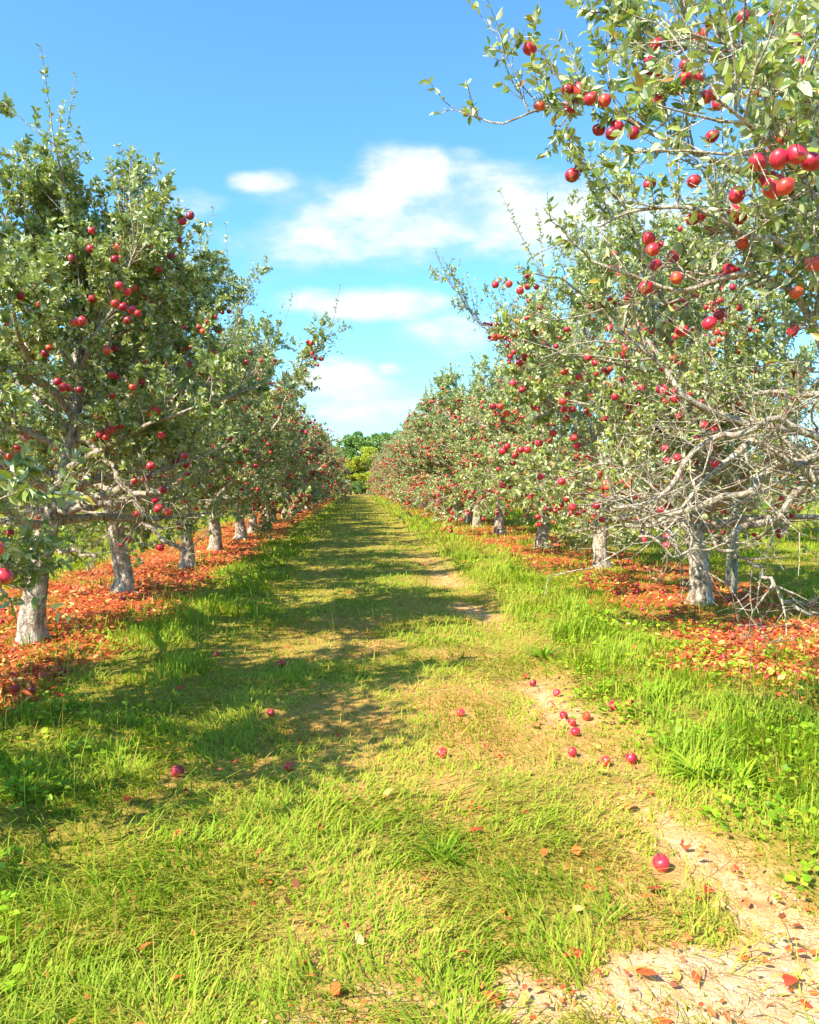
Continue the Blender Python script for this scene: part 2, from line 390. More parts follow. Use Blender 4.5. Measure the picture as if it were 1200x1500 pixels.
def grow(o, d, L, k, trop, wob, rg):
    n = len(o); P = np.zeros((n, k, 3)); P[:, 0] = o; d = nrm(d); st = (L/(k-1))[:, None]
    trop = np.broadcast_to(np.asarray(trop, float).reshape(-1, 1), (n, 1))
    for i in range(1, k):
        d = nrm(d + np.array([0, 0, 1.])*trop*st + rg.normal(0, wob, (n, 3)))
        P[:, i] = P[:, i-1]+d*st
    return P
def sample(P, t):
    """P (n,k,3), t (n,m) in 0..1 -> points (n,m,3), tangents"""
    k = P.shape[1]; f = t*(k-1); i = np.minimum(f.astype(int), k-2); u = (f-i)[..., None]
    r = np.arange(len(P))[:, None]
    a, b = P[r, i], P[r, i+1]
    return a*(1-u)+b*u, nrm(b-a)
def perp(T, rg):
    v = rg.normal(size=T.shape); v -= T*(v*T).sum(-1, keepdims=True); return nrm(v)
def resample(pts, k):
    pts = np.asarray(pts, float)
    s = np.concatenate([[0], np.cumsum(np.linalg.norm(np.diff(pts, axis=0), axis=1))]); u = np.linspace(0, s[-1], k)
    # smooth through the points (Catmull-Rom)
    out = []
    ext = np.vstack([2*pts[0]-pts[1], pts, 2*pts[-1]-pts[-2]])
    for uu in u:
        i = min(max(np.searchsorted(s, uu, 'right')-1, 0), len(pts)-2); t = (uu-s[i])/max(s[i+1]-s[i], 1e-9)
        p0, p1, p2, p3 = ext[i:i+4]
        out.append(.5*((2*p1)+(-p0+p2)*t+(2*p0-5*p1+4*p2-p3)*t*t+(-p0+3*p1-3*p2+p3)*t**3))
    return np.array(out)

def apple_tree(seed, H=5.2, Rad=1.9, tr=.145, nl=17, z0=1.05, lean=(0, 0), dens=1., bare=None, tpl=LEAF6, lsize=.060, manual=(), napple=120,
               apple_z=(.9, 4.2), sprout=1., sides=10, yscale=1.3, trunkpts=None, light=.0, noauto=None):
    rg = np.random.default_rng(seed)
    # leader
    k = 22
    if trunkpts is not None:
        L = resample(trunkpts, k)
    else:
        zz = np.linspace(0, .80*H, k)
        wx = np.cumsum(rg.normal(0, .022, k)); wy = np.cumsum(rg.normal(0, .022, k)); wx -= wx[0]; wy -= wy[0]
        tt = zz/zz[-1]
        L = np.stack([wx+lean[0]*tt, wy+lean[1]*tt, zz], 1)
    L[0, 2] = -.08
    s = L[:, 2]/L[-1, 2]
    rad = tr*(np.clip(1-.98*s, 0, 1)**.75)*np.where(L[:, 2] < z0+.3, 1, .72)
    rad = np.maximum(rad, .012); 
    fine = 64
    Lf = resample(L, fine); rf = np.interp(Lf[:, 2], L[:, 2], rad)
    rf = rf*(1+.42*np.exp(-np.maximum(Lf[:, 2], 0)/.10)); tv, tq = tubes(Lf[None], rf[None], 18)
    ang = np.tile(np.arange(18)*2*np.pi/18, fine); zv = np.repeat(Lf[:, 2], 18)
    lump = (fbm(np.cos(ang)*1.3+5+seed, zv*3.2+np.sin(ang)*1.3, seed)-.5)*.34 + (fbm(np.cos(ang)*4+5, zv*11+np.sin(ang)*4, seed+9)-.5)*.18
    lump = lump+np.exp(-np.maximum(zv, 0)/.14)*.20*np.cos(ang*3+seed)*np.sin(ang*2+seed*.7); cen = np.repeat(Lf, 18, 0); tv = cen+(tv-cen)*(1+lump)[:, None]
    limbs = []
    # limbs: polylines with radius, leaf factor
    specs = []
    for i in range(nl):
        t = (i+rg.uniform(-.3, .3))/nl; t = min(max(t, 0), 1)
        z = z0+.05+(.76*H-z0-.05)*t**1.3
        az = i*2.39996+rg.uniform(-.35, .35)+seed
        if noauto and noauto(z, az, t): continue
        j = np.searchsorted(L[:, 2], z); j = min(max(j, 1), k-1)
        u = (z-L[j-1, 2])/(L[j, 2]-L[j-1, 2]); o = L[j-1]*(1-u)+L[j]*u
        ln = Rad*(np.interp(t, [0, .3, .7, 1], [.95, 1.08, .9, .62]))*rg.uniform(.78, 1.15)*(yscale if abs(math.sin(az)) > .7 else 1)
        el = np.interp(t, [0, .3, .6, 1], [R(10), R(18), R(36), R(62)])+rg.uniform(-.15, .15)
        d = np.array([math.cos(az)*math.cos(el), math.sin(az)*math.cos(el), math.sin(el)])
        P = grow(o[None], d[None], np.array([ln]), 10, np.array([np.interp(t, [0, .4, .7, 1], [-.10, -.02, .15, .35])]), .085, rg)[0]
        r0 = min(np.interp(z, L[:, 2], rad)*.62, .016+.020*ln)
        specs.append((P, r0, .007, 1., t))
    for (pts, r0, r1, lf, t) in manual:
        Q = resample(pts, 22); Q[2:-1] += rg.normal(0, .018, (19, 3)); 
        specs.append((Q, r0*.72, r1*.8, lf, t))
    if noauto is None:
        specs.append((resample(L[(L[:, 2] > z0+.1)], 14), 0, 0, 1., .3))
    LP, LD, LS, LT, AP = [], [], [], [], []
    for (P, r0, r1, lf, t) in specs:
        acc = Acc(); kk = len(P)
        rr = np.linspace(1, 0, kk)**.8*(r0-r1)+r1
        rr = rr*(1+rg.uniform(-.10, .16, kk)*(1 if r0 > 0 else 0))
        if r0 > 0:
            Pf = resample(P, kk*2); v, q = tubes(Pf[None], np.interp(np.linspace(0, 1, kk*2), np.linspace(0, 1, kk), rr)[None], 9); acc.add(v, q)
        ln = np.linalg.norm(np.diff(P, axis=0), axis=1).sum()
        ns = max(5, int(ln/(.115 if r0 > 0 else .07)))
        tt = np.sort(rg.uniform(.22 if r0 > 0 else 0., 1., ns))[None]; tt[0, -1] = 1.
        o, T = sample(P[None], tt); o, T = o[0], T[0]
        d = T*rg.uniform(.3, .9, (ns, 1))+perp(T, rg)*.85+np.array([0, 0, .35 if lf > .5 else .12])
        L2 = rg.uniform(.28, .85, ns)*(1.15-.45*tt[0])*min(1, .45+ln*.3)
        S = grow(o, d, L2, 6, .5 if lf > .5 else .1, .13 if lf > .5 else .24, rg)
        r2 = np.linspace(1, .35, 6)[None]*rg.uniform(.0055, .009, (ns, 1))
        v, q = tubes(S, r2, 4); acc.add(v, q)
        # upright water sprouts on the higher limbs
        nsp = int(round(sprout*(5.5 if t > .45 else .5)*rg.uniform(.6, 1.4))) if lf > .5 else 0
        if nsp:
            ts = rg.uniform(.3, 1, nsp)[None]; o, T = sample(P[None], ts)
            W = grow(o[0], np.array([0, 0, 1.])+rg.normal(0, .22, (nsp, 3))+T[0]*.35, rg.uniform(.35, .95, nsp)*(1.15 if t > .6 else .8), 7, .5, .05, rg)
            v, q = tubes(W, np.linspace(1, .4, 7)[None]*np.full((nsp, 1), .006), 4); acc.add(v, q)
            m = 44
            tl = np.sort(rg.uniform(.08, 1, (nsp, m)), 1); o, T = sample(W, tl)
            LP.append(o.reshape(-1, 3)); LD.append((T*.55+perp(T, rg)*.8).reshape(-1, 3)); LS.append(np.full(nsp*m, .84)); LT.append(np.full(nsp*m, .14))
        # twigs
        nt_ = 6
        tw = rg.uniform(.12, 1, (ns, nt_)); tw[:, 0] = 1.
        o, T = sample(S, tw); o = o.reshape(-1, 3); T = T.reshape(-1, 3)
        W = grow(o, T*.7+perp(T, rg)*.8+np.array([0, 0, .2]), rg.uniform(.09, .30, len(o)), 4, .2, .14, rg)
        v, q = tubes(W, np.linspace(1, .5, 4)[None]*np.full((len(o), 1), .0032), 3); acc.add(v, q)
        m = max(1, int(round(23*dens*lf))) if lf > .03 else 0
        if m:
            tl = rg.uniform(.15, 1, (len(o), m)); po, T2 = sample(W, tl)
            LP.append(po.reshape(-1, 3)); LD.append((T2*.55+perp(T2, rg)*.85).reshape(-1, 3)); LS.append(np.ones(len(o)*m)); LT.append(np.zeros(len(o)*m))
        AP.append(W[:, -1][rg.random(len(W)) < (.55 if lf > .5 else .12)]); AP.append(S[:, -2])
        limbs.append(acc.get())
    lp, ld, ls, lt = np.concatenate(LP), np.concatenate(LD), np.concatenate(LS), np.concatenate(LT)
    # gaps and clumps, bare zones
    cl = .5*fbm(lp[:, 0]*1.5+lp[:, 2]*.6+seed, lp[:, 1]*1.5+lp[:, 2]*1.1, seed)+.5*fbm(lp[:, 2]*1.7-lp[:, 0]*.5, lp[:, 0]*1.2+lp[:, 1]*.7+3, seed+4)
    p = .22+.78*sst(.36, .50, cl)
    if bare is not None: p = p*bare(lp)
    p = np.where(lt > 0, np.maximum(p, .92), p)
    kp = rg.random(len(lp)) < p
    lp, ld, ls, lt, cl = lp[kp], ld[kp], ls[kp], lt[kp], cl[kp]
    ld = ld+np.array([0, 0, -.12])
    n = len(lp)
    tint = np.clip(.44+light+rg.normal(0, .20, n)+.5*(cl-.5)+lt, 0, .90)
    ye = rg.random(n); tint = np.where(ye > .965, rg.uniform(.92, 1, n), tint)
    lv = leaves(lp, ld, lsize*ls*rg.uniform(.7, 1.25, n), tint, tpl, .42, .86, rg)
    # apples
    ap = np.concatenate(AP); ok = (ap[:, 2] > apple_z[0]) & (ap[:, 2] < apple_z[1]); ap = ap[ok]
    if bare is not None and len(ap): ap = ap[rg.random(len(ap)) < np.clip(bare(ap)+.08, 0, 1)]
    cn = fbm(ap[:, 0]*1.3+seed, ap[:, 2]*1.3+ap[:, 1], seed+31)
    w_ = np.clip(sst(.35, .65, cn)+.15, 0, 1)*(.15+.85*sst(.35, 1.0, np.hypot(ap[:, 0], ap[:, 1])/Rad)); w_ /= w_.sum()
    pick = rg.choice(len(ap), min(napple, len(ap)), replace=False, p=w_)
    A = ap[pick]+np.array([0, 0, -.055])
    cl_ = rg.random(len(A)) < .5
    A2 = A[cl_]+rg.normal(0, 1, (cl_.sum(), 3))*np.array([.05, .05, .035]); A = np.concatenate([A, A2])
    keep = []
    for i, a in enumerate(A):                      # apples in a cluster touch but do not sit inside each other
        if all(np.linalg.norm(a-A[j]) > .066 for j in keep[-400:]): keep.append(i)
    return dict(trunk=(tv, [tq]), limbs=limbs, crown=lv, apples=A[keep])

# ------------------------------------------------------------------ apple
def apple_geo(seg=16, rings=10, r=.034, lop=0.):
    prof = []
    for i in range(rings+1):
        th = np.pi*i/rings; rr = math.sin(th)*(1.05-.08*math.cos(th))      # fuller shoulder
        z = -math.cos(th)*1.0
        z -= .26*math.exp(-(rr/.34)**2)*(1 if i > rings/2 else -.55)
        rr *= 1.0+.05*math.cos(th)*-1
        prof.append((max(rr, .0), z))
    V, F = [], []
    for (rr, z) in prof:
        for s in range(seg):
            a = 2*np.pi*s/seg; w = 1+.025*math.cos(5*a)*(1 if z < 0 else .3)
            V.append((rr*w*math.cos(a), rr*w*math.sin(a), z))
    V = np.array(V)*r
    if lop:
        V[:, 0] += lop*V[:, 2]; V[:, 1] *= 1-abs(lop)*.5; V[:, 2] *= 1+.35*lop; V[:, 2] += V[:, 0]*lop*.8
    idx = np.arange((rings+1)*seg).reshape(rings+1, seg); j = np.roll(idx, -1, 1)
    F = np.stack([idx[:-1], j[:-1], j[1:], idx[1:]], -1).reshape(-1, 4)
    return V, F
sv, sq = tubes(np.array([[[0, 0, .022], [.002, 0, .034], [.006, .001, .046], [.011, .001, .056]]]), np.array([[.0022, .0018, .0018, .0026]]), 6)
APPLES = []
for lop in (0., .07, -.06, .11):
    av, af = apple_geo(lop=lop)
    fv = np.concatenate([av, sv]); fq = np.concatenate([af, sq+len(av)])
    APPLES.append(mesh('apple', fv, [fq], [M['apple'], M['stem']], mat_idx=np.concatenate([np.zeros(len(af)), np.ones(len(sq))]), smooth=True))
lav, laf = apple_geo(8, 6)
def apples_mesh(P, rg, scale=1.):
    n = len(P); s = rg.uniform(.85, 1.2, n)*scale
    V = (P[:, None]+lav[None]*s[:, None, None]).reshape(-1, 3)
    F = (np.arange(n)[:, None, None]*len(lav)+laf[None]).reshape(-1, 4)
    return mesh('apples', V, [F], M['apple'], dict(tint=np.repeat(rg.random(n), len(laf))), smooth=True)

# ------------------------------------------------------------------ place trees
def local(root_xy, pts): return [np.array(p)-np.array([root_xy[0], root_xy[1], 0]) for p in pts]
def hero(x, y, label, group, tree, n_ind=100, extra=()):
    root = link('apple_tree', None, loc=(x, y, float(gz(x, y)))); root.empty_display_size = .3
    tag(root, label, 'apple tree', group)
    link('trunk', mesh('trunk', *tree['trunk'], M['bark'], smooth=True), root)
    for lb in tree['limbs']:
        link('limb', mesh('limb', *lb, M['limb'], smooth=True), root)
    v, f, a = tree['crown']
    link('crown', mesh('crown', v, f, M['leaf'], dict(tint=a)), root)
    hang(root, tree['apples'], n_ind, extra=extra)
    return root
def hang(root, A, n_ind, theta=0., extra=()):
    c, s = math.cos(-theta), math.sin(-theta)
    cx, cy = -root.location.x, -root.location.y
    cam_l = np.array([cx*c-cy*s, cx*s+cy*c, 1.6])
    wx = root.location.x+A[:, 0]*math.cos(theta)-A[:, 1]*math.sin(theta); wy = root.location.y+A[:, 0]*math.sin(theta)+A[:, 1]*math.cos(theta)
    inview = (np.abs(wx/np.maximum(wy, .1)-.07) < .58)
    dd = np.linalg.norm(A-cam_l, axis=1)+np.where(inview, 0, 50)
    od = np.argsort(dd); rg = np.random.default_rng(len(A))
    n_ind -= len(extra)
    for p in extra:
        o = link('apple', APPLES[int(rg.integers(4))], root, np.asarray(p)); sc = rg.uniform(.95, 1.15); o.scale = (sc, sc, sc*rg.uniform(.94, 1.02))
        o.rotation_euler = (rg.normal(0, .3), rg.normal(0, .3), rg.uniform(0, 6.28))
    for i in od[:n_ind]:
        o = link('apple', APPLES[int(rg.integers(4))], root, A[i]); sc = rg.uniform(.86, 1.2); o.scale = (sc, sc, sc*rg.uniform(.92, 1.04))
        o.rotation_euler = (rg.normal(0, .35), rg.normal(0, .35), rg.uniform(0, 6.28))
    if len(od) > n_ind:
        tag(link('apples', apples_mesh(A[od[n_ind:]], rg), root), kind='stuff')

rx = np.random.default_rng(77)
def spots(root, d, sp, pts):
    out = []
    for p in pts:
        q = at(p[0], p[1], (p[2] if len(p) > 2 else d+rx.uniform(-sp, sp)))-np.array([root[0], root[1], 0.])
        if all(np.linalg.norm(q-k) > .06 for k in out): out.append(q)
    return out
GL, GR = 'apple trees of the row that shades the lane', 'apple trees of the row beside the dirt track'
XL, XR = -3.4, 4.75
# the row that shades the lane
b = (XL, 4.75)
T = apple_tree(21, 4.15, 1.5, nl=22, manual=[(local((XL, 4.75), [(-3.4, 4.75, 1.2), (-2.3, 4.0, 1.55), at(-170, 770, 3.5), at(-90, 780, 3.3), at(-60, 840, 3.2)]), .035, .006, .7, .2), (local((XL, 4.75), [(-3.4, 4.75, 2.2), (-2.4, 4.1, 2.4), at(-150, 560, 3.7), at(-90, 640, 3.6)]), .035, .006, .9, .2)], napple=60, apple_z=(1.5, 4.), dens=1.15, z0=.7)
hero(b[0], b[1], 'apple tree cut off by the frame, big apples on its low leafy branches', GL, T, extra=spots(b, 3.1, 0.05, [(8,806,3.1),(22,846,3.15),(4,856,3.1),(2,713,3.4)]))
b = (XL, 8.3)
tp = local(b, [at(58, 935, 8.3), at(62, 880, 8.3), at(75, 800, 8.3), at(98, 720, 8.35), at(116, 650, 8.4), at(130, 560, 8.4), at(138, 440, 8.4), at(120, 400, 8.4), at(112, 370, 8.4)])
man = [(local(b, [at(92, 748, 8.33), at(140, 742, 8.2), at(200, 727, 8.0), at(255, 714, 7.8)]), .055, .03, .3, .1),
       (local(b, [at(130, 640, 8.4), at(170, 680, 8.1), at(205, 735, 7.95), at(245, 790, 7.85), at(275, 808, 7.8)]), .045, .018, .25, .1),
       (local(b, [at(138, 470, 8.4), at(185, 350, 8.3), at(205, 300, 8.2)]), .03, .007, 1., .46),
       (local(b, [at(138, 480, 8.4), at(210, 390, 8.2), at(250, 330, 8.1)]), .03, .007, 1., .46),
       (local(b, [at(135, 460, 8.4), at(95, 340, 8.2), at(85, 310, 8.1)]), .03, .007, 1., .46),
       (local(b, [at(135, 500, 8.4), at(60, 400, 8.1), at(20, 310, 8.0)]), .03, .007, 1., .46),
       (local(b, [at(138, 540, 8.4), at(220, 470, 8.0), at(275, 430, 7.9)]), .03, .007, 1., .7),
       (local(b, [at(75, 803, 8.3), at(110, 803, 8.1), at(150, 812, 7.95)]), .035, .016, .1, .1),
       (local(b, [at(120, 620, 8.4), at(190, 655, 8.3), at(240, 668, 8.1)]), .045, .02, .6, .2)]
T = apple_tree(34, 4.55, 1.8, tr=.128, bare=lambda p: .28+.72*sst(1.55, 2.35, p[:, 2]-.2*p[:, 0]+.6*(fbm(p[:, 0]*1.4, p[:, 2]*1.4+p[:, 1], 5)-.5)), nl=25, z0=1.1, dens=1.6, light=-.04, manual=man, napple=120, trunkpts=tp, apple_z=(1.1, 4.2), sprout=1.5)
hero(*b, 'thick grey-trunked apple tree with long bare limb stretched over the orange leaf litter', GL, T, extra=spots(b, 7.45, 0.35, [(168,518),(175,553),(107,572),(100,564),(115,573),(130,575),(155,614),(98,658),(54,645),(32,670),(52,697),(58,727),(276,668),(228,683),(245,717),(234,732),(252,749),(238,744),(207,752,7.93),(240,800,7.84),(42,657),(83,525),(31,482),(77,455),(92,452),(187,427),(198,436),(207,430),(181,453),(192,457),(204,461),(212,466),(198,476),(169,519),(129,487),(181,390),(191,388),(121,390),(150,351),(229,367)]))
b = (-3.45, 12.1)
man = [(local(b, [at(195, 600, 12.1), at(265, 480, 12), at(300, 400, 12)]), .03, .007, 1., .8), (local(b, [at(195, 620, 12.1), at(300, 500, 12), at(340, 430, 12)]), .03, .007, 1., .8),
       (local(b, [at(195, 580, 12.1), at(225, 440, 11.9), at(245, 370, 11.8)]), .03, .007, 1., .8)]
T = apple_tree(47, 5.0, 1.85, manual=man, tr=.135, nl=24, dens=1.5, light=-.03, napple=230, lean=(.2, -.1), sprout=1.6)
hero(*b, 'slender pale-trunked apple tree just behind the tree with the long bare limb', GL, T)
b = (-3.25, 15.7)
man = [(local(b, [at(282, 770, 15.7), at(315, 735, 15.4), at(360, 690, 15.), at(400, 640, 14.8), at(432, 560, 14.6), at(455, 520, 14.5), at(486, 492, 14.4)]), .05, .010, .85, .8),
       (local(b, [at(285, 620, 15.7), at(345, 500, 15.6), at(372, 420, 15.5)]), .03, .007, 1., .8), (local(b, [at(285, 640, 15.7), at(370, 560, 15.4), at(405, 500, 15.3)]), .03, .007, 1., .8)]
T = apple_tree(52, 5.0, 1.9, tr=.13, nl=23, dens=1.5, light=-.02, napple=230, manual=man, sprout=1.8, tpl=LEAF4)
hero(*b, 'apple tree whose one long sprig leans out over the lane against the sky', GL, T)
# the row beside the dirt track
b = (4.5, 5.2)
f = 4.6
man = [(local(b, [(4.5, 5.2, 1.45), at(1330, 640, 4.9), at(1235, 695, 4.5), at(1163, 680, f), at(1120, 713, f), at(1077, 730, f), at(1000, 750, f), at(980, 767, f), at(923, 773, f)]), .075, .012, .03, .1),
       (local(b, [(4.5, 5.2, 1.3), at(1330, 660, 5.2), at(1200, 707, 5), at(1163, 743, 5), at(1120, 773, 5), at(1090, 787, 5), at(1060, 800, 5)]), .065, .022, .02, .1),
       (local(b, [at(1095, 786, 5), at(1067, 797, 4.9), at(1133, 837, 4.8), at(1165, 870, 4.7), at(1175, 890, 4.7), at(1215, 905, 4.7)]), .018, .012, .03, .1),
       (local(b, [(4.5, 5.2, 1.75), at(1320, 650, 4.7), at(1200, 678, 4.3), at(1150, 660, 4.3), at(1120, 650, 4.3), at(1060, 690, 4.2), at(1010, 745, 4.2)]), .075, .010, .02, .1),
       (local(b, [(4.5, 5.2, 1.9), at(1300, 630, 4.6), at(1170, 625, 4.4), at(1080, 600, 4.4), at(1000, 573, 4.4), at(980, 533, 4.4), at(927, 487, 4.4), at(887, 450, 4.4)]), .065, .007, .12, .2),
       (local(b, [(4.5, 5.2, 1.8), at(1290, 660, 4.3), at(1160, 615, 4.1), at(1090, 640, 4.1), at(1020, 680, 4.1), at(950, 740, 4.0), at(905, 745, 4.0)]), .055, .008, .05, .1),
       (local(b, [(4.5, 5.2, 2.2), at(1290, 560, 4.5), at(1180, 420, 4.4), at(1100, 400, 4.3), at(1010, 420, 4.3), at(930, 410, 4.3), at(868, 380, 4.3)]), .055, .008, .45, .4),
       (local(b, [at(1030, 770, 5.0), at(990, 790, 4.8), at(1000, 800, 4.7), at(940, 780, 4.6), at(1005, 812, 4.5), at(1060, 806, 4.5)]), .012, .008, .0, .1),
       # leafy high limbs that reach out over the track
       (local(b, [(4.55, 5.2, 2.6), at(1300, 330, 4.7), at(1150, 270, 4.5), at(1020, 215, 4.4), at(930, 185, 4.4), at(850, 145, 4.4), at(800, 158, 4.4), at(757, 176, 4.4)]), .05, .006, 1.5, .4),
       (local(b, [(4.55, 5.2, 2.9), at(1280, 200, 4.8), at(1150, 120, 4.7), at(1020, 60, 4.6), at(930, 20, 4.6), at(880, -60, 4.6)]), .05, .007, 1.15, .8),
       (local(b, [(4.55, 5.2, 2.3), at(1290, 420, 4.5), at(1170, 350, 4.2), at(1050, 310, 4.2), at(960, 300, 4.2), at(880, 330, 4.2)]), .045, .007, 1.0, .6),
       (local(b, [(4.55, 5.2, 2.5), at(1260, 330, 4.0), at(1180, 240, 3.3), at(1120, 190, 3.0), at(1060, 140, 2.9)]), .045, .006, .9, .4),
       (local(b, [(4.55, 5.2, 2.8), at(1260, 220, 4.3), at(1160, 100, 3.8), at(1080, 60, 3.6), at(1000, 40, 3.5)]), .045, .006, 1.1, .5)]
def bare0(p):
    return .04+.96*sst(2.1, 2.9, p[:, 2]+.55*(fbm(p[:, 0]*1.4, p[:, 1]*1.4+p[:, 2], 5)-.5))
T = apple_tree(63, 5.6, 2.3, tr=.15, nl=17, dens=.66, manual=man, napple=60, apple_z=(1.5, 5.2), bare=bare0, lsize=.060, sprout=1.8,
               noauto=lambda z, az, t: z < 1.7)
hero(*b, 'apple tree overhanging the dirt track, leafy above with bare tangled limbs below', GR, T, extra=spots(b, 4.35, 0.15, [(790,157),(879,189),(899,194),(906,184),(931,193),(1047,29),(1032,48),(948,126),(964,145),(1027,110),(1054,130),(1058,147),(998,126),(1181,217,2.75),(1203,227,2.8),(1145,269,3.0),(1090,279,3.3),(1033,310),(1022,316),(1047,332),(1094,312),(962,362,3.9),(955,346),(952,418),(967,385),(998,403),(1079,390),(1070,399),(1098,350),(1142,19),(1096,19),(1023,260),(1050,194),(1173,181),(992,372),(1008,481),(1065,455)]))
b = (4.67, 10.4)
tp = local(b, [at(1042, 893, 10.4), at(1040, 840, 10.4), at(1030, 780, 10.4), at(1026, 700, 10.4), at(1036, 600, 10.4), at(1032, 520, 10.4), at(1026, 440, 10.4), at(1030, 340, 10.4), at(1036, 300, 10.4)])
man = [(local(b, [(4.7, 10.4, 1.5), (4.15, 8.95, 1.75), at(900, 680, 8.0), at(830, 700, 8.1), at(790, 690, 8.0)]), .045, .008, .5, .3),
       (local(b, [(4.7, 10.4, 1.9), (4.15, 8.95, 2.15), at(890, 600, 8.0), at(830, 590, 8.0), at(800, 610, 7.9)]), .05, .008, 1.4, .3),
       (local(b, [(4.7, 10.4, 2.4), (4.2, 9.0, 2.7), at(895, 530, 8.1), at(840, 520, 8.0), at(800, 500, 7.9)]), .05, .008, 1.4, .5),
       (local(b, [(4.7, 10.4, 2.9), at(950, 460, 9.2), at(870, 440, 8.5), at(820, 410, 8.3), at(780, 400, 8.2)]), .045, .007, 1.2, .7),
       (local(b, [(4.7, 10.4, 1.3), (4.25, 9.0, 1.4), at(930, 720, 8.0), at(870, 745, 7.8), at(845, 740, 7.7)]), .035, .008, .3, .1),
       (local(b, [(4.7, 10.4, 2.1), (4.35, 9.0, 2.3), at(970, 590, 7.9), at(930, 620, 7.6), at(910, 660, 7.5)]), .035, .007, .55, .2)]
def bare1(p): return .22+.78*sst(1.5, 2.4, p[:, 2]-.45*p[:, 0]+.6*(fbm(p[:, 0]*1.4, p[:, 1]*1.4+p[:, 2], 15)-.5))
T = apple_tree(75, 5.3, 2.5, tr=.142, nl=26, dens=.85, z0=.95, napple=330, manual=man, trunkpts=tp, bare=bare1, sprout=1.4, light=.06, apple_z=(.9, 4.5))
hero(*b, 'broad apple tree with a stout sunlit trunk standing before the two wooden stakes', GR, T, extra=spots(b, 8.0, 0.35, [(843,530),(838,543),(848,541),(852,552),(838,559),(829,545),(835,577),(828,588),(830,600),(842,600),(809,606),(833,613),(792,613),(813,635),(845,642),(793,650),(850,653),(785,684),(831,687),(846,677),(850,698),(827,707),(795,700),(868,580),(891,613),(918,652),(903,686),(897,710),(933,704),(895,728),(834,733),(843,753),(852,753),(939,729),(948,623),(947,567),(910,517),(917,519),(898,479),(753,562),(761,565),(767,571),(762,532),(833,482),(887,717),(888,763),(880,743),(765,660),(745,655),(757,668),(738,662),(775,660),(988,676,6.5),(1003,671,6.6),(988,790,6.8),(988,803,6.8),(978,750,6.8)]))
b = (4.75, 15.05)
man = [(local(b, [(4.75, 15.05, 3.0), at(800, 560, 14.6), at(740, 500, 14.4), at(700, 470, 14.3), at(672, 435, 14.2), at(655, 410, 14.2)]), .04, .008, .8, .8)]
T = apple_tree(88, 5.5, 2.7, z0=.9, tr=.15, nl=25, dens=.85, napple=700, manual=man, sprout=1.7, light=.06, tpl=LEAF4, apple_z=(.8, 4.6))
hero(*b, 'apple tree with dark shaded trunk and a thin sprig of apples against the sky', GR, T)
b = (4.74, 19.9)
T = apple_tree(93, 5.3, 2.7, z0=.9, tr=.16, nl=25, dens=.8, napple=700, sprout=1.5, light=.07, tpl=LEAF4, lsize=.072, apple_z=(.7, 4.6))
hero(*b, 'red-speckled apple tree with a pale sunlit trunk next past the dark-trunked tree', GR, T)

# more trees of both rows share four crowns
PROTO = []
for i, (sd, Hh, rd, na, lt) in enumerate([(101, 5.1, 2.0, 450, .03), (115, 4.8, 1.95, 540, .06), (127, 5.3, 2.05, 480, .0), (139, 5.0, 2.1, 600, .08)]):
    t = apple_tree(sd, Hh, rd, tr=.15, nl=23, dens=1., tpl=LEAF4, lsize=.078, napple=na, sprout=1.4, light=lt, apple_z=(.6, 4.6))
    acc = Acc()
    for (v, q) in t['limbs']: acc.add(v, q[0])
    lm = acc.get()
    v, f, a = t['crown']
    PROTO.append(dict(trunk=mesh('trunk', *t['trunk'], M['bark'], smooth=True), limbs=mesh('limb', *lm, M['limb'], smooth=True),
                      crown=mesh('crown', v, f, M['leaf'], dict(tint=a)), A=t['apples'], apples=apples_mesh(t['apples'], np.random.default_rng(sd), 1.2)))
rr = random.Random(3)
def far_tree(x, y, label, group, near=False, scale=1.):
    p = PROTO[rr.randrange(4)]; th = rr.uniform(0, 6.28)
    root = link('apple_tree', None, loc=(x, y, float(gz(x, y)))); root.empty_display_size = .3
    s = scale*rr.uniform(.92, 1.06); root.rotation_euler = (0, 0, th); root.scale = (s, s, s)
    tag(root, label, 'apple tree', group)
    link('trunk', p['trunk'], root); link('branches', p['limbs'], root); link('crown', p['crown'], root)
    if near: hang(root, p['A'], 100, th)
    else: tag(link('apples', p['apples'], root), kind='stuff')
    return root
ORD = {4: 'fifth', 5: 'sixth', 6: 'seventh', 7: 'eighth'}
for n, y in enumerate([19.9, 23.6, 27.2, 30.6]):
    far_tree(XL+rr.uniform(-.1, .1), y, f'{ORD[n+4]} apple tree along the lane-shading row, trunk rising from orange litter', GL, near=n < 2)
y = 34.6
while y < 122:
    far_tree(XL+rr.uniform(-.15, .15), y, 'distant apple tree of the lane-shading row, crown merged with its neighbours', GL); y += rr.uniform(3.6, 4.3)
for n, y in enumerate([25.9, 30.6, 33.6]):
    far_tree(XR+rr.uniform(-.1, .1), y, f'{ORD[n+4]} apple tree along the dirt-track row, short pale trunk under low branches', GR, near=n < 1, scale=1.14)
y = 37.8
while y < 122:
    far_tree(XR+rr.uniform(-.15, .15), y, 'distant apple tree of the dirt-track row, crown merged with its neighbours', GR, scale=1.14); y += rr.uniform(4.0, 4.7)
# the next rows over on both sides, seen between and under the crowns
for x, lab, grp, y in ((-12.2, 'apple tree of the next row, seen between the trunks beyond the leaf litter', 'apple trees of the next row beyond the shaded side', 13.),
                       (13.2, 'apple tree of the next row, glimpsed past the wooden stakes and bare limbs', 'apple trees of the next row beyond the stakes', 15.)):
    while y < 75:
        far_tree(x+rr.uniform(-.3, .3), y, lab, grp); y += rr.uniform(4.2, 5.2)
# one just behind the photographer: its crown shades the bottom edge of the view
far_tree(-3.4, -2.7, 'apple tree beside the photographer, its crown shading the near grass', GL)

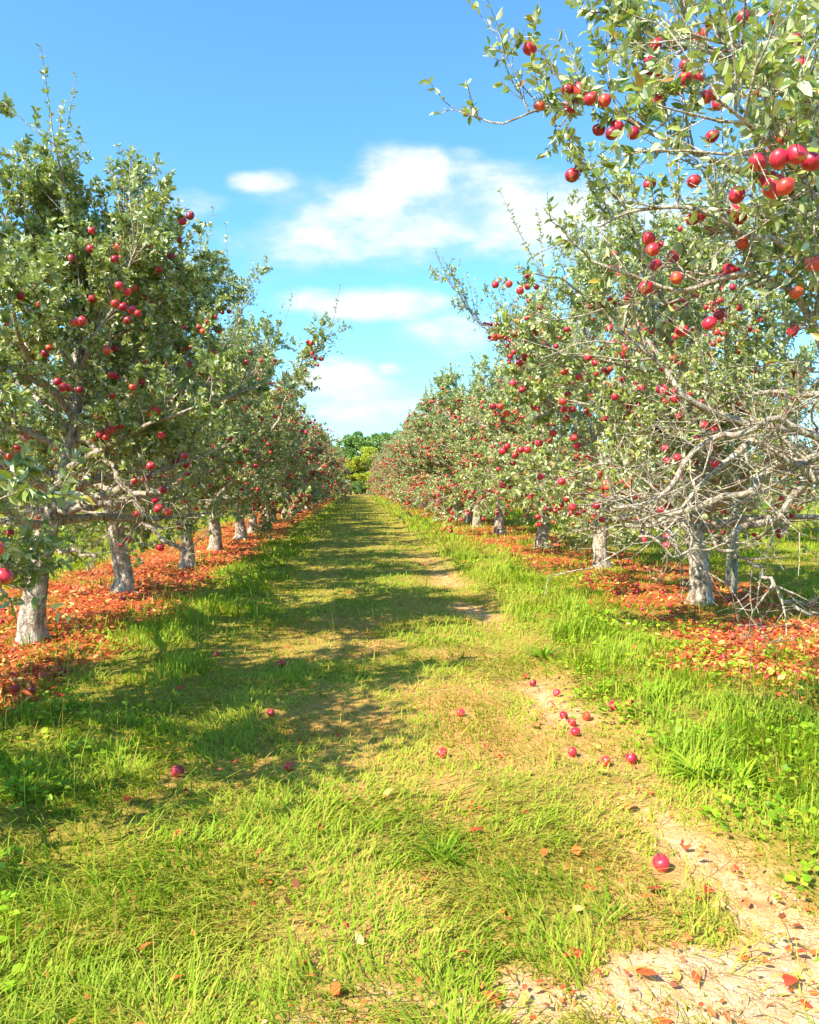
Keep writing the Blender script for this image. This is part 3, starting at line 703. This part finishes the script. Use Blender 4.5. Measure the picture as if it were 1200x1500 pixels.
# ------------------------------------------------------------------ woodland trees past the end of the lane
def wood_tree(x, y, H, W, mat, label, group, name, seed):
    rg = np.random.default_rng(seed)
    root = link(name, None, loc=(x, y, 0)); tag(root, label, 'tree' if 'tree' in name else 'shrub', group)
    L = np.stack([np.cumsum(rg.normal(0, .05, 8)), np.cumsum(rg.normal(0, .05, 8)), np.linspace(-.1, H*.75, 8)], 1)
    acc = Acc(); v, q = tubes(L[None], np.linspace(.03*H, .006*H, 8)[None], 8); acc.add(v, q)
    nb = 14; o, T_ = sample(L[None], rg.uniform(.25, .95, nb)[None]); az = rg.uniform(0, 6.28, nb)
    B = grow(o[0], np.stack([np.cos(az), np.sin(az), rg.uniform(.3, .9, nb)], 1), rg.uniform(.5, 1, nb)*W*.9, 6, .05, .1, rg)
    v, q = tubes(B, np.linspace(.010*H, .002*H, 6)[None].repeat(nb, 0), 5); acc.add(v, q)
    link('trunk', mesh('trunk', *acc.get(), M['dark_bark'], smooth=True), root)
    nc = 46; c = rg.normal(size=(nc, 3)); c = nrm(c)*rg.uniform(.35, 1, (nc, 1))**.6
    c = c*np.array([W, W, H*.40])+np.array([0, 0, H*.56]); r = rg.uniform(.14, .28, nc)*W
    per = 620; d = nrm(rg.normal(size=(nc, per, 3))); pos = c[:, None]+d*(r[:, None, None]*rg.uniform(.6, 1.05, (nc, per, 1)))*np.array([1, 1, .8])
    n = nc*per; tint = np.clip(np.repeat(rg.uniform(.2, .8, nc), per)+rg.normal(0, .15, n), 0, 1)
    V, F, a = leaves(pos.reshape(-1, 3), (d+rg.normal(0, .6, d.shape)).reshape(-1, 3), np.full(n, .024*H+.04)*rg.uniform(.7, 1.3, n), tint, LEAF4, .6, 1.3, rg)
    link('crown', mesh('crown', V, F, mat, dict(tint=a)), root)
GW = 'woodland trees past the end of the lane'
wood_tree(1.6, 142, 11.6, 4.6, M['wood_leaf'], 'tall dark green tree standing behind the yellow shrub at the lane end', GW, 'broadleaf_tree', 1)
wood_tree(6.5, 150, 12.0, 5.0, M['wood_leaf'], 'tall green tree rising over the dirt-track row at the lane end', GW, 'broadleaf_tree', 2)
wood_tree(-5.5, 150, 9.0, 4.6, M['wood_leaf'], 'low green tree half hidden behind the lane-shading row at its end', GW, 'broadleaf_tree', 3)
wood_tree(2.4, 133, 8.6, 3.0, M['gold_leaf'], 'bright yellow-green round shrub closing the view along the lane', GW, 'yellow_shrub', 4)
wood_tree(-.6, 135, 6.4, 2.2, M['gold_leaf'], 'smaller yellow-green shrub between the lane-shading row and the brighter shrub', GW, 'yellow_shrub', 5)
wood_tree(.4, 128, 2.2, 1.4, M['wood_leaf'], 'low green bush growing in the gap where the lane ends', GW, 'green_bush', 6)
for i, x in enumerate([-70, -52, -38, -25, -15, 17, 28, 42, 58, 76, 95]):
    wood_tree(x, 150+rr.uniform(-8, 8), rr.uniform(8, 12), rr.uniform(4.5, 6.5), M['wood_leaf'], 'woodland tree of the far treeline, mostly hidden behind orchard crowns', GW, 'broadleaf_tree', 20+i)

# ------------------------------------------------------------------ stakes
def stake(px, py, y, h, r, label):
    x = (px-VX)/FPX*y; root = link('wooden_stake', None, loc=(x, y, float(gz(x, y))))
    tag(root, label, 'stake', 'wooden stakes behind the stout trunk')
    k = 14; P = np.stack([np.linspace(0, .03, k), np.zeros(k), np.linspace(-.1, h, k)], 1)
    rr_ = np.full(k, r); rr_[-1] = r*.55
    v, q = tubes(P[None], rr_[None], 10)
    cap = np.arange((k-1)*10, k*10)
    me = mesh('post', v, [q, np.stack([np.full(8, cap[0]), cap[1:9], cap[2:10]], 1)], M['stake'], smooth=False)
    link('post', me, root)
    # a loop of tie wire round the post
    th = np.linspace(0, 2*np.pi, 16)
    W = np.stack([np.cos(th)*(r+.004)+.015, np.sin(th)*(r+.004), np.full(16, h*.62)+.01*np.sin(th)], 1)
    v, q = tubes(W[None], np.full((1, 16), .004), 5)
    link('tie_wire', mesh('tie_wire', v, [q], M['stem'], smooth=True), root)
stake(1093, 877, 11.3, 2.1, .045, 'tall weathered wooden stake behind the stout sunlit trunk')
stake(1083, 868, 12.4, 1.5, .032, 'thinner wooden stake beside the tall weathered one')

# ------------------------------------------------------------------ fallen leaves
def litter_field(name, n, filt, label, size, d1=90, d0=2.2):
    x, y = spread(n, d0, d1, 1.0, 1.0)
    li, so, la, dr = zones(x, y)
    k = rng.random(n) < filt(x, y, li, so, la, dr)
    x, y = x[k], y[k]; n = len(x)
    pos = np.stack([x, y, gz(x, y)+rng.uniform(.004, .035, n)], 1)
    az = rng.uniform(0, 6.28, n); d = np.stack([np.cos(az), np.sin(az), rng.normal(.05, .42, n)], 1)
    V, F, a = leaves(pos, d, size*(1+y/40)*rng.lognormal(-.05, .30, n), np.clip(rng.normal(.48, .27, n), 0, 1), LEAF6, 1.0, 1.0)
    tag(link(name, mesh(name, V, F, M['litter'], dict(tint=a))), label, 'fallen leaves', kind='stuff')
litter_field('leaf_litter_leaves', 210000, lambda x, y, li, so, la, dr: np.where(x < 0, li, 0), 'orange and red fallen leaves carpeting the strip under the lane-shading row', .046)
litter_field('windblown_leaves', 190000, lambda x, y, li, so, la, dr: np.where(x > 0, li, 0), 'rust-orange fallen leaves spread under the row beside the dirt track', .046)
litter_field('scattered_leaves', 22000, lambda x, y, li, so, la, dr: .25*(1-li)*(.25+so*1.0+sst(1.8, 3.2, x)*.8*sst(4, 7, y)), 'odd brown leaves scattered over grass and bare soil', .034, 40)

# crumbs of dry soil on the bare places
n = 26000; x, y = spread(n, 2.0, 9, 1.3, .8); li, so, la, dr = zones(x, y); k = rng.random(n) < so**1.5
x, y = x[k], y[k]; n = len(x); s_ = rng.lognormal(-5.8, .5, n)
oc = np.array([[1, 0, 0], [-1, 0, 0], [0, 1, 0], [0, -1, 0], [0, 0, .8], [0, 0, -.8]]); of = np.array([[0, 2, 4], [2, 1, 4], [1, 3, 4], [3, 0, 4], [2, 0, 5], [1, 2, 5], [3, 1, 5], [0, 3, 5]])
V = np.stack([x, y, gz(x, y)+s_*.3], 1)[:, None]+oc[None]*s_[:, None, None]*rng.uniform(.6, 1.4, (n, 6, 1))
tag(link('soil_clods', mesh('soil_clods', V.reshape(-1, 3), [(np.arange(n)[:, None, None]*6+of[None]).reshape(-1, 3)], flat_mat('dry_soil', (.70, .50, .31), .95), smooth=False)), 'small crumbs of dry soil on the bare track', 'soil', kind='stuff')

# ------------------------------------------------------------------ weeds
def weed_patch(name, spots, label, lw=1., nleaf=26, lsz=.05, spread_=.14, hmax=.12, kind='stuff', mat='weed'):
    P, D, S, Tn = [], [], [], []
    for (x, y, s) in spots:
        n = max(4, int(nleaf*s)); az = rng.uniform(0, 6.28, n); r = spread_*s*np.sqrt(rng.random(n))
        px, py = x+r*np.cos(az), y+r*np.sin(az)
        P.append(np.stack([px, py, gz(px, py)+rng.uniform(.02, hmax, n)*(1.1-r/(spread_*s+1e-6)*.6)], 1))
        D.append(np.stack([np.cos(az), np.sin(az), rng.uniform(-.1, .7, n)], 1)); S.append(lsz*rng.uniform(.6, 1.3, n)*s**.3); Tn.append(np.clip(rng.normal(.5, .25, n), 0, 1))
    V, F, a = leaves(np.concatenate(P), np.concatenate(D), np.concatenate(S), np.concatenate(Tn), LEAF6, 1.1, lw)
    o = link(name, mesh(name, V, F, M[mat], dict(tint=a)))
    return tag(o, label, 'weeds', kind=kind)
sp = []
for _ in range(420):
    d = 2.4*(16/2.4)**rng.random(); x = rng.uniform(1.7, 4.0) if rng.random() < .72 else rng.uniform(-2.6, -1.2)
    if vnoise(np.array([x*1.1]), np.array([d*1.1]), 55)[0] > .45: sp.append((x, d, rng.uniform(.6, 1.6)))
weed_patch('clover_weeds', sp, 'bright green clover and broad-leaved weeds in the verges', 1.5, 24, .042, .14, .12)

def ribbon_tuft(px, py, label, n=34, ln=.32, w=.018, mat='weed', green=(.2, .7)):
    x, y = gat(px, py); rg = np.random.default_rng(int(px*7+py))
    az = rg.uniform(0, 6.28, n); k = 7
    P = grow(np.stack([x+rg.normal(0, .02, n), y+rg.normal(0, .02, n), np.full(n, float(gz(x, y)))], 1),
             np.stack([np.cos(az)*.8, np.sin(az)*.8, rg.uniform(.4, 1.2, n)], 1), ln*rg.uniform(.6, 1.2, n), k, -3.2, .04, rg)
    T_ = nrm(np.gradient(P, axis=1)); sd = nrm(np.cross(T_, np.array([0, 0, 1.])))
    ww = (np.sin(np.linspace(.25, np.pi, k))*w*.5)[None, :, None]
    P[:, :, 2] = np.maximum(P[:, :, 2], float(gz(x, y))+.006)
    V = np.stack([P-sd*ww, P+sd*ww], 2).reshape(-1, 3)
    idx = np.arange(n*k*2).reshape(n, k, 2)
    q = np.stack([idx[:, :-1, 0], idx[:, :-1, 1], idx[:, 1:, 1], idx[:, 1:, 0]], -1).reshape(-1, 4)
    t = np.repeat(rg.uniform(*green, n), k-1)
    return tag(link('grass_tuft', mesh('grass_tuft', V, [q], M[mat], dict(tint=t))), label, 'grass tuft', 'coarse tufts standing out of the lane and verge')
ribbon_tuft(800, 965, 'dark green broad-bladed tuft arching beside the dirt track', 40, .34, .02, green=(0, .3))
ribbon_tuft(1045, 1160, 'bright broad-leaved tuft sprawling over the track edge below the weeds', 34, .30, .026, green=(.5, .95))
ribbon_tuft(1110, 1180, 'small pale tuft right beside the sprawling bright one', 26, .22, .016, green=(.5, .9))
ribbon_tuft(650, 1270, 'loose green tuft flopping in the middle of the mown lane', 44, .20, .008, 'grass', (.1, .5))
ribbon_tuft(905, 1375, 'sparse upright tuft at the upper edge of the bare soil', 16, .17, .007, 'grass', (.1, .6))

# ------------------------------------------------------------------ windfall apples
rs = random.Random(8)
def windfall(px, py, label, group=None, sc=1., xy=None):
    x, y = xy if xy is not None else gat(px, py)
    sc *= .9
    o = link('fallen_apple', APPLES[rs.randrange(4)], loc=(x, y, float(gz(x, y))+(.030 if xy is None else .02)*sc))
    o.rotation_euler = (rs.uniform(-1.4, 1.4), rs.uniform(-1.2, 1.2), rs.uniform(0, 6.28)); o.scale = (sc, sc, sc)
    return tag(o, label, 'apple', group or 'windfall apples on the lane and track')
for px, py, sc, lab in [
    (985, 1290, 1.12, 'large crimson windfall apple alone on the track just above the bare soil'),
    (937, 1122, 1.1, 'orange-red windfall apple at the lower edge of the track cluster'),
    (897, 1124, 1.0, 'half-hidden red windfall apple beside the orange-red one in the track cluster'),
    (846, 1112, .9, 'pink windfall apple lowest on the grassy edge of the track cluster'),
    (909, 1052, 1.1, 'plump red windfall apple at the top of the track cluster by the weeds'),
    (934, 1051, .95, 'small pinkish windfall apple touching the weeds at the top of the cluster'),
    (867, 1062, 1.0, 'dark red windfall apple in the middle of the track cluster'),
    (845, 1070, .9, 'red windfall apple lying between two others in the track cluster'),
    (832, 1060, .9, 'dull red windfall apple at the grassy rim of the track cluster'),
    (850, 1086, .95, 'windfall apple sunk into soil below the middle of the track cluster'),
    (822, 1024, .95, 'red windfall apple on bare track above the cluster'),
    (785, 1008, .9, 'small red windfall apple farther up the bare track by itself'),
    (649, 1115, 1., 'lone orange-red windfall apple in the middle of the mown lane'),
    (262, 1134, 1.1, 'red windfall apple at the near rim of the tree shadow'),
    (413, 975, 1.05, 'red windfall apple inside the tree shadow on the lane'),
    (676, 1055, .9, 'dull windfall apple on dry grass between lane middle and track'),
    (421, 1130, .85, 'small reddish windfall apple on dry grass past the shadow rim'),
    (397, 1050, .85, 'tiny red windfall apple at the shadow tip on the lane'),
    (318, 958, .9, 'faded windfall apple deep in the tree shadow near the leaf litter'),
    (1140, 934, 1.2, 'big red windfall apple in the dark shade patch on the rust-orange litter'),
    (1092, 944, 1.05, 'red windfall apple just before the dark shade patch on the litter'),
    (1106, 936, 1.0, 'red windfall apple against the dark shade patch edge on the litter'),
    (1047, 950, 1.05, 'red windfall apple at the grass margin of the rust-orange litter'),
    (1095, 905, 1.0, 'dark windfall apple between the shade patch and the wooden stakes'),
    (1062, 936, .9, 'pale red windfall apple beside the litter margin'),
    (995, 896, .9, 'red windfall apple a step from the base of the stout trunk')]:
    windfall(px, py, lab, None, sc)
def near_trunk(x, y, tx, ty): return math.hypot(x-tx, y-ty) < .26
k = 0
while k < 130:
    y = 4.5*(24/4.5)**rs.random(); x = rs.uniform(-4.7, -2.45)
    if any(near_trunk(x, y, XL, t) for t in (8.3, 12.1, 15.7, 19.9, 4.75)) or x < -.47*y-.4: continue
    windfall(0, 0, 'red windfall apple among orange leaves under the lane-shading row', 'windfall apples under the lane-shading row', rs.uniform(.85, 1.1), (x, y)); k += 1
k = 0
while k < 130:
    y = 6.2*(24/6.2)**rs.random(); x = rs.uniform(3.3, 6.3)
    if any(near_trunk(x, y, XR, t) for t in (10.4, 15.05, 19.9)) or x > .62*y+.3: continue
    windfall(0, 0, 'red windfall apple among rust-orange leaves under the dirt-track row', 'windfall apples under the dirt-track row', rs.uniform(.85, 1.1), (x, y)); k += 1

# single big leaves on the lane
def one_leaf(px, py, label, tint, size=.085):
    x, y = gat(px, py); az = rs.uniform(0, 6.28)
    V, F, a = leaves(np.array([[0, 0, 0.]]), np.array([[math.cos(az), math.sin(az), .18]]), np.array([size]), np.array([tint]), LEAF6, 1.6, 1.2, np.random.default_rng(int(px)))
    o = link('fallen_leaf', mesh('fallen_leaf', V, F, M['litter'], dict(tint=a)), loc=(x, y, float(gz(x, y))+.022))
    tag(o, label, 'fallen leaf', 'single fallen leaves on the lane and bare soil')
for a in [(850, 1415, 'curled orange leaf on the bare soil near its grassy edge', .35, .08), (945, 1455, 'broad orange leaf flat on the bare soil at the frame bottom', .45, .085),
          (712, 1230, 'red-brown leaf standing in the mown grass at mid lane', .25, .085), (1065, 1328, 'twisted rust leaf on the track above the bare soil', .35, .08),
          (985, 1325, 'dark red leaf lying below the large crimson windfall apple', .2, .09), (855, 1275, 'tan leaf in grass between the lane and crimson apple', .6, .08),
          (805, 1276, 'small orange leaf in the mown grass by the tan leaf', .45, .06), (930, 1200, 'pale brown leaf on bare track below the apple cluster', .7, .1),
          (780, 1075, 'tan leaf on dry grass just off the apple cluster', .75, .09), (450, 1420, 'orange leaf in long grass at the lower frame edge', .5, .07),
          (770, 992, 'upright red leaf at the top of the bare track', .2, .09), (882, 1140, 'pale yellow-green leaf below the apple cluster', 1.0, .08),
          (1195, 1470, 'brown leaf at the corner of the bare soil', .3, .08), (190, 1175, 'brown leaf in sunny grass before the shadow rim', .4, .07)]:
    one_leaf(*a)

# ------------------------------------------------------------------ light and sky
el, azb = R(44), R(36)
sdir = Vector((-math.cos(azb)*math.cos(el), -math.sin(azb)*math.cos(el), math.sin(el)))
sun = bpy.data.lights.new('sun', 'SUN'); sun.energy = 5.0; sun.angle = R(.5); sun.color = (1., .92, .78)
so = bpy.data.objects.new('sun', sun); COL.objects.link(so); so.rotation_euler = sdir.to_track_quat('Z', 'Y').to_euler(); so.location = (-30, -10, 30)

w = bpy.data.worlds.new('World'); scene.world = w; w.use_nodes = True
nt = w.node_tree; nt.nodes.clear()
wo = nt.nodes.new('ShaderNodeOutputWorld'); bg = nt.nodes.new('ShaderNodeBackground')
sky = nt.nodes.new('ShaderNodeTexSky'); sky.sky_type = 'NISHITA'; sky.sun_disc = False
sky.sun_elevation = el; sky.sun_rotation = math.atan2(sdir.x, sdir.y); sky.air_density = 1.0; sky.dust_density = .6; sky.ozone_density = 1.3
SKY_S = .109
bg.inputs['Strength'].default_value = SKY_S
tcw = nt.nodes.new('ShaderNodeTexCoord').outputs['Generated']
sep = nt.nodes.new('ShaderNodeSeparateXYZ'); nt.links.new(tcw, sep.inputs[0])
yy = math_(nt, 'MAXIMUM', sep.outputs[1], .05)
u = math_(nt, 'DIVIDE', sep.outputs[0], yy); v = math_(nt, 'DIVIDE', sep.outputs[2], yy)
cmb = nt.nodes.new('ShaderNodeCombineXYZ'); nt.links.new(u, cmb.inputs[0]); nt.links.new(math_(nt, 'MULTIPLY', v, 2.0), cmb.inputs[1])
n1 = noise(nt, cmb.outputs[0], 11, 8, .58, .15); n2 = noise(nt, cmb.outputs[0], 3.5, 4, .5, .2)
tot = None
for (px, py, rx, ry, s) in [(600, 262, 80, 48, 1.35), (550, 315, 160, 62, .95), (770, 312, 200, 72, 1.15), (470, 355, 130, 50, .8), (640, 345, 200, 48, 1.0), (700, 262, 90, 26, .5),
                            (398, 278, 55, 20, .95), (290, 315, 45, 22, .45), (545, 448, 150, 27, 1.25), (660, 482, 80, 40, .75), (490, 553, 80, 30, 1.3), (572, 541, 26, 11, .95),
                            (540, 598, 150, 30, .9), (500, 575, 100, 30, .8), (680, 232, 30, 12, .3), (1080, 330, 220, 60, .8), (150, 420, 200, 60, .6)]:
    cu, cv = (px-VX)/FPX, (VY-py)/FPX
    a = math_(nt, 'DIVIDE', math_(nt, 'SUBTRACT', u, cu), rx/FPX); b = math_(nt, 'DIVIDE', math_(nt, 'SUBTRACT', v, cv), ry/FPX)
    e = math_(nt, 'ADD', math_(nt, 'MULTIPLY', a, a), math_(nt, 'MULTIPLY', b, b))
    e = math_(nt, 'MULTIPLY', math_(nt, 'SUBTRACT', 1.15, e, clamp=False), s)
    e = math_(nt, 'MAXIMUM', e, -1.0)
    tot = e if tot is None else math_(nt, 'SMOOTH_MAX', tot, e, .35)
dn = math_(nt, 'ADD', math_(nt, 'MULTIPLY', math_(nt, 'SUBTRACT', n1, .5), 2.7), math_(nt, 'MULTIPLY', math_(nt, 'SUBTRACT', n2, .5), 1.5))
cf = math_(nt, 'ADD', tot, dn)
mr = nt.nodes.new('ShaderNodeMapRange'); mr.interpolation_type = 'SMOOTHSTEP'
mr.inputs['From Min'].default_value = -.30; mr.inputs['From Max'].default_value = 1.55; mr.inputs['To Max'].default_value = .9
nt.links.new(cf, mr.inputs['Value'])
front = math_(nt, 'GREATER_THAN', sep.outputs[1], .06)
cfac = math_(nt, 'MULTIPLY', mr.outputs[0], front)
blue = mixc(nt, 1.0, sky.outputs[0], (.66, 1.17, 1.42), 'MULTIPLY')
CL = 4.6
mr2 = nt.nodes.new('ShaderNodeMapRange'); mr2.interpolation_type = 'SMOOTHSTEP'; mr2.inputs['From Min'].default_value = .1; mr2.inputs['From Max'].default_value = 1.3
nt.links.new(math_(nt, 'ADD', cf, math_(nt, 'MULTIPLY', math_(nt, 'SUBTRACT', n1, .5), 1.5)), mr2.inputs['Value'])
col = mixc(nt, cfac, blue, mixc(nt, mr2.outputs[0], (CL*.72, CL*.86, CL*1.0), (CL*1.02, CL*1.03, CL*1.05)))
nt.links.new(col, bg.inputs['Color']); nt.links.new(bg.outputs[0], wo.inputs['Surface'])

# ------------------------------------------------------------------ camera and view
cam = bpy.data.cameras.new('camera'); cam.sensor_width = 36; cam.lens = 36*FPX/1500; cam.clip_end = 4000; cam.clip_start = .05
co = bpy.data.objects.new('camera', cam); COL.objects.link(co); co.location = (0, 0, CAMH)
# +Y must fall on (520, 711) of 1200 x 1500
yaw = math.atan((600-VX)/FPX); pit = math.atan((750-VY)/FPX)
co.rotation_euler = (R(90)-pit, 0, -yaw)
scene.camera = co
scene.view_settings.view_transform = 'Standard'; scene.view_settings.look = 'None'; scene.view_settings.exposure = 1.2; scene.view_settings.gamma = 1
scene.cycles.max_bounces = 6; scene.cycles.transparent_max_bounces = 4
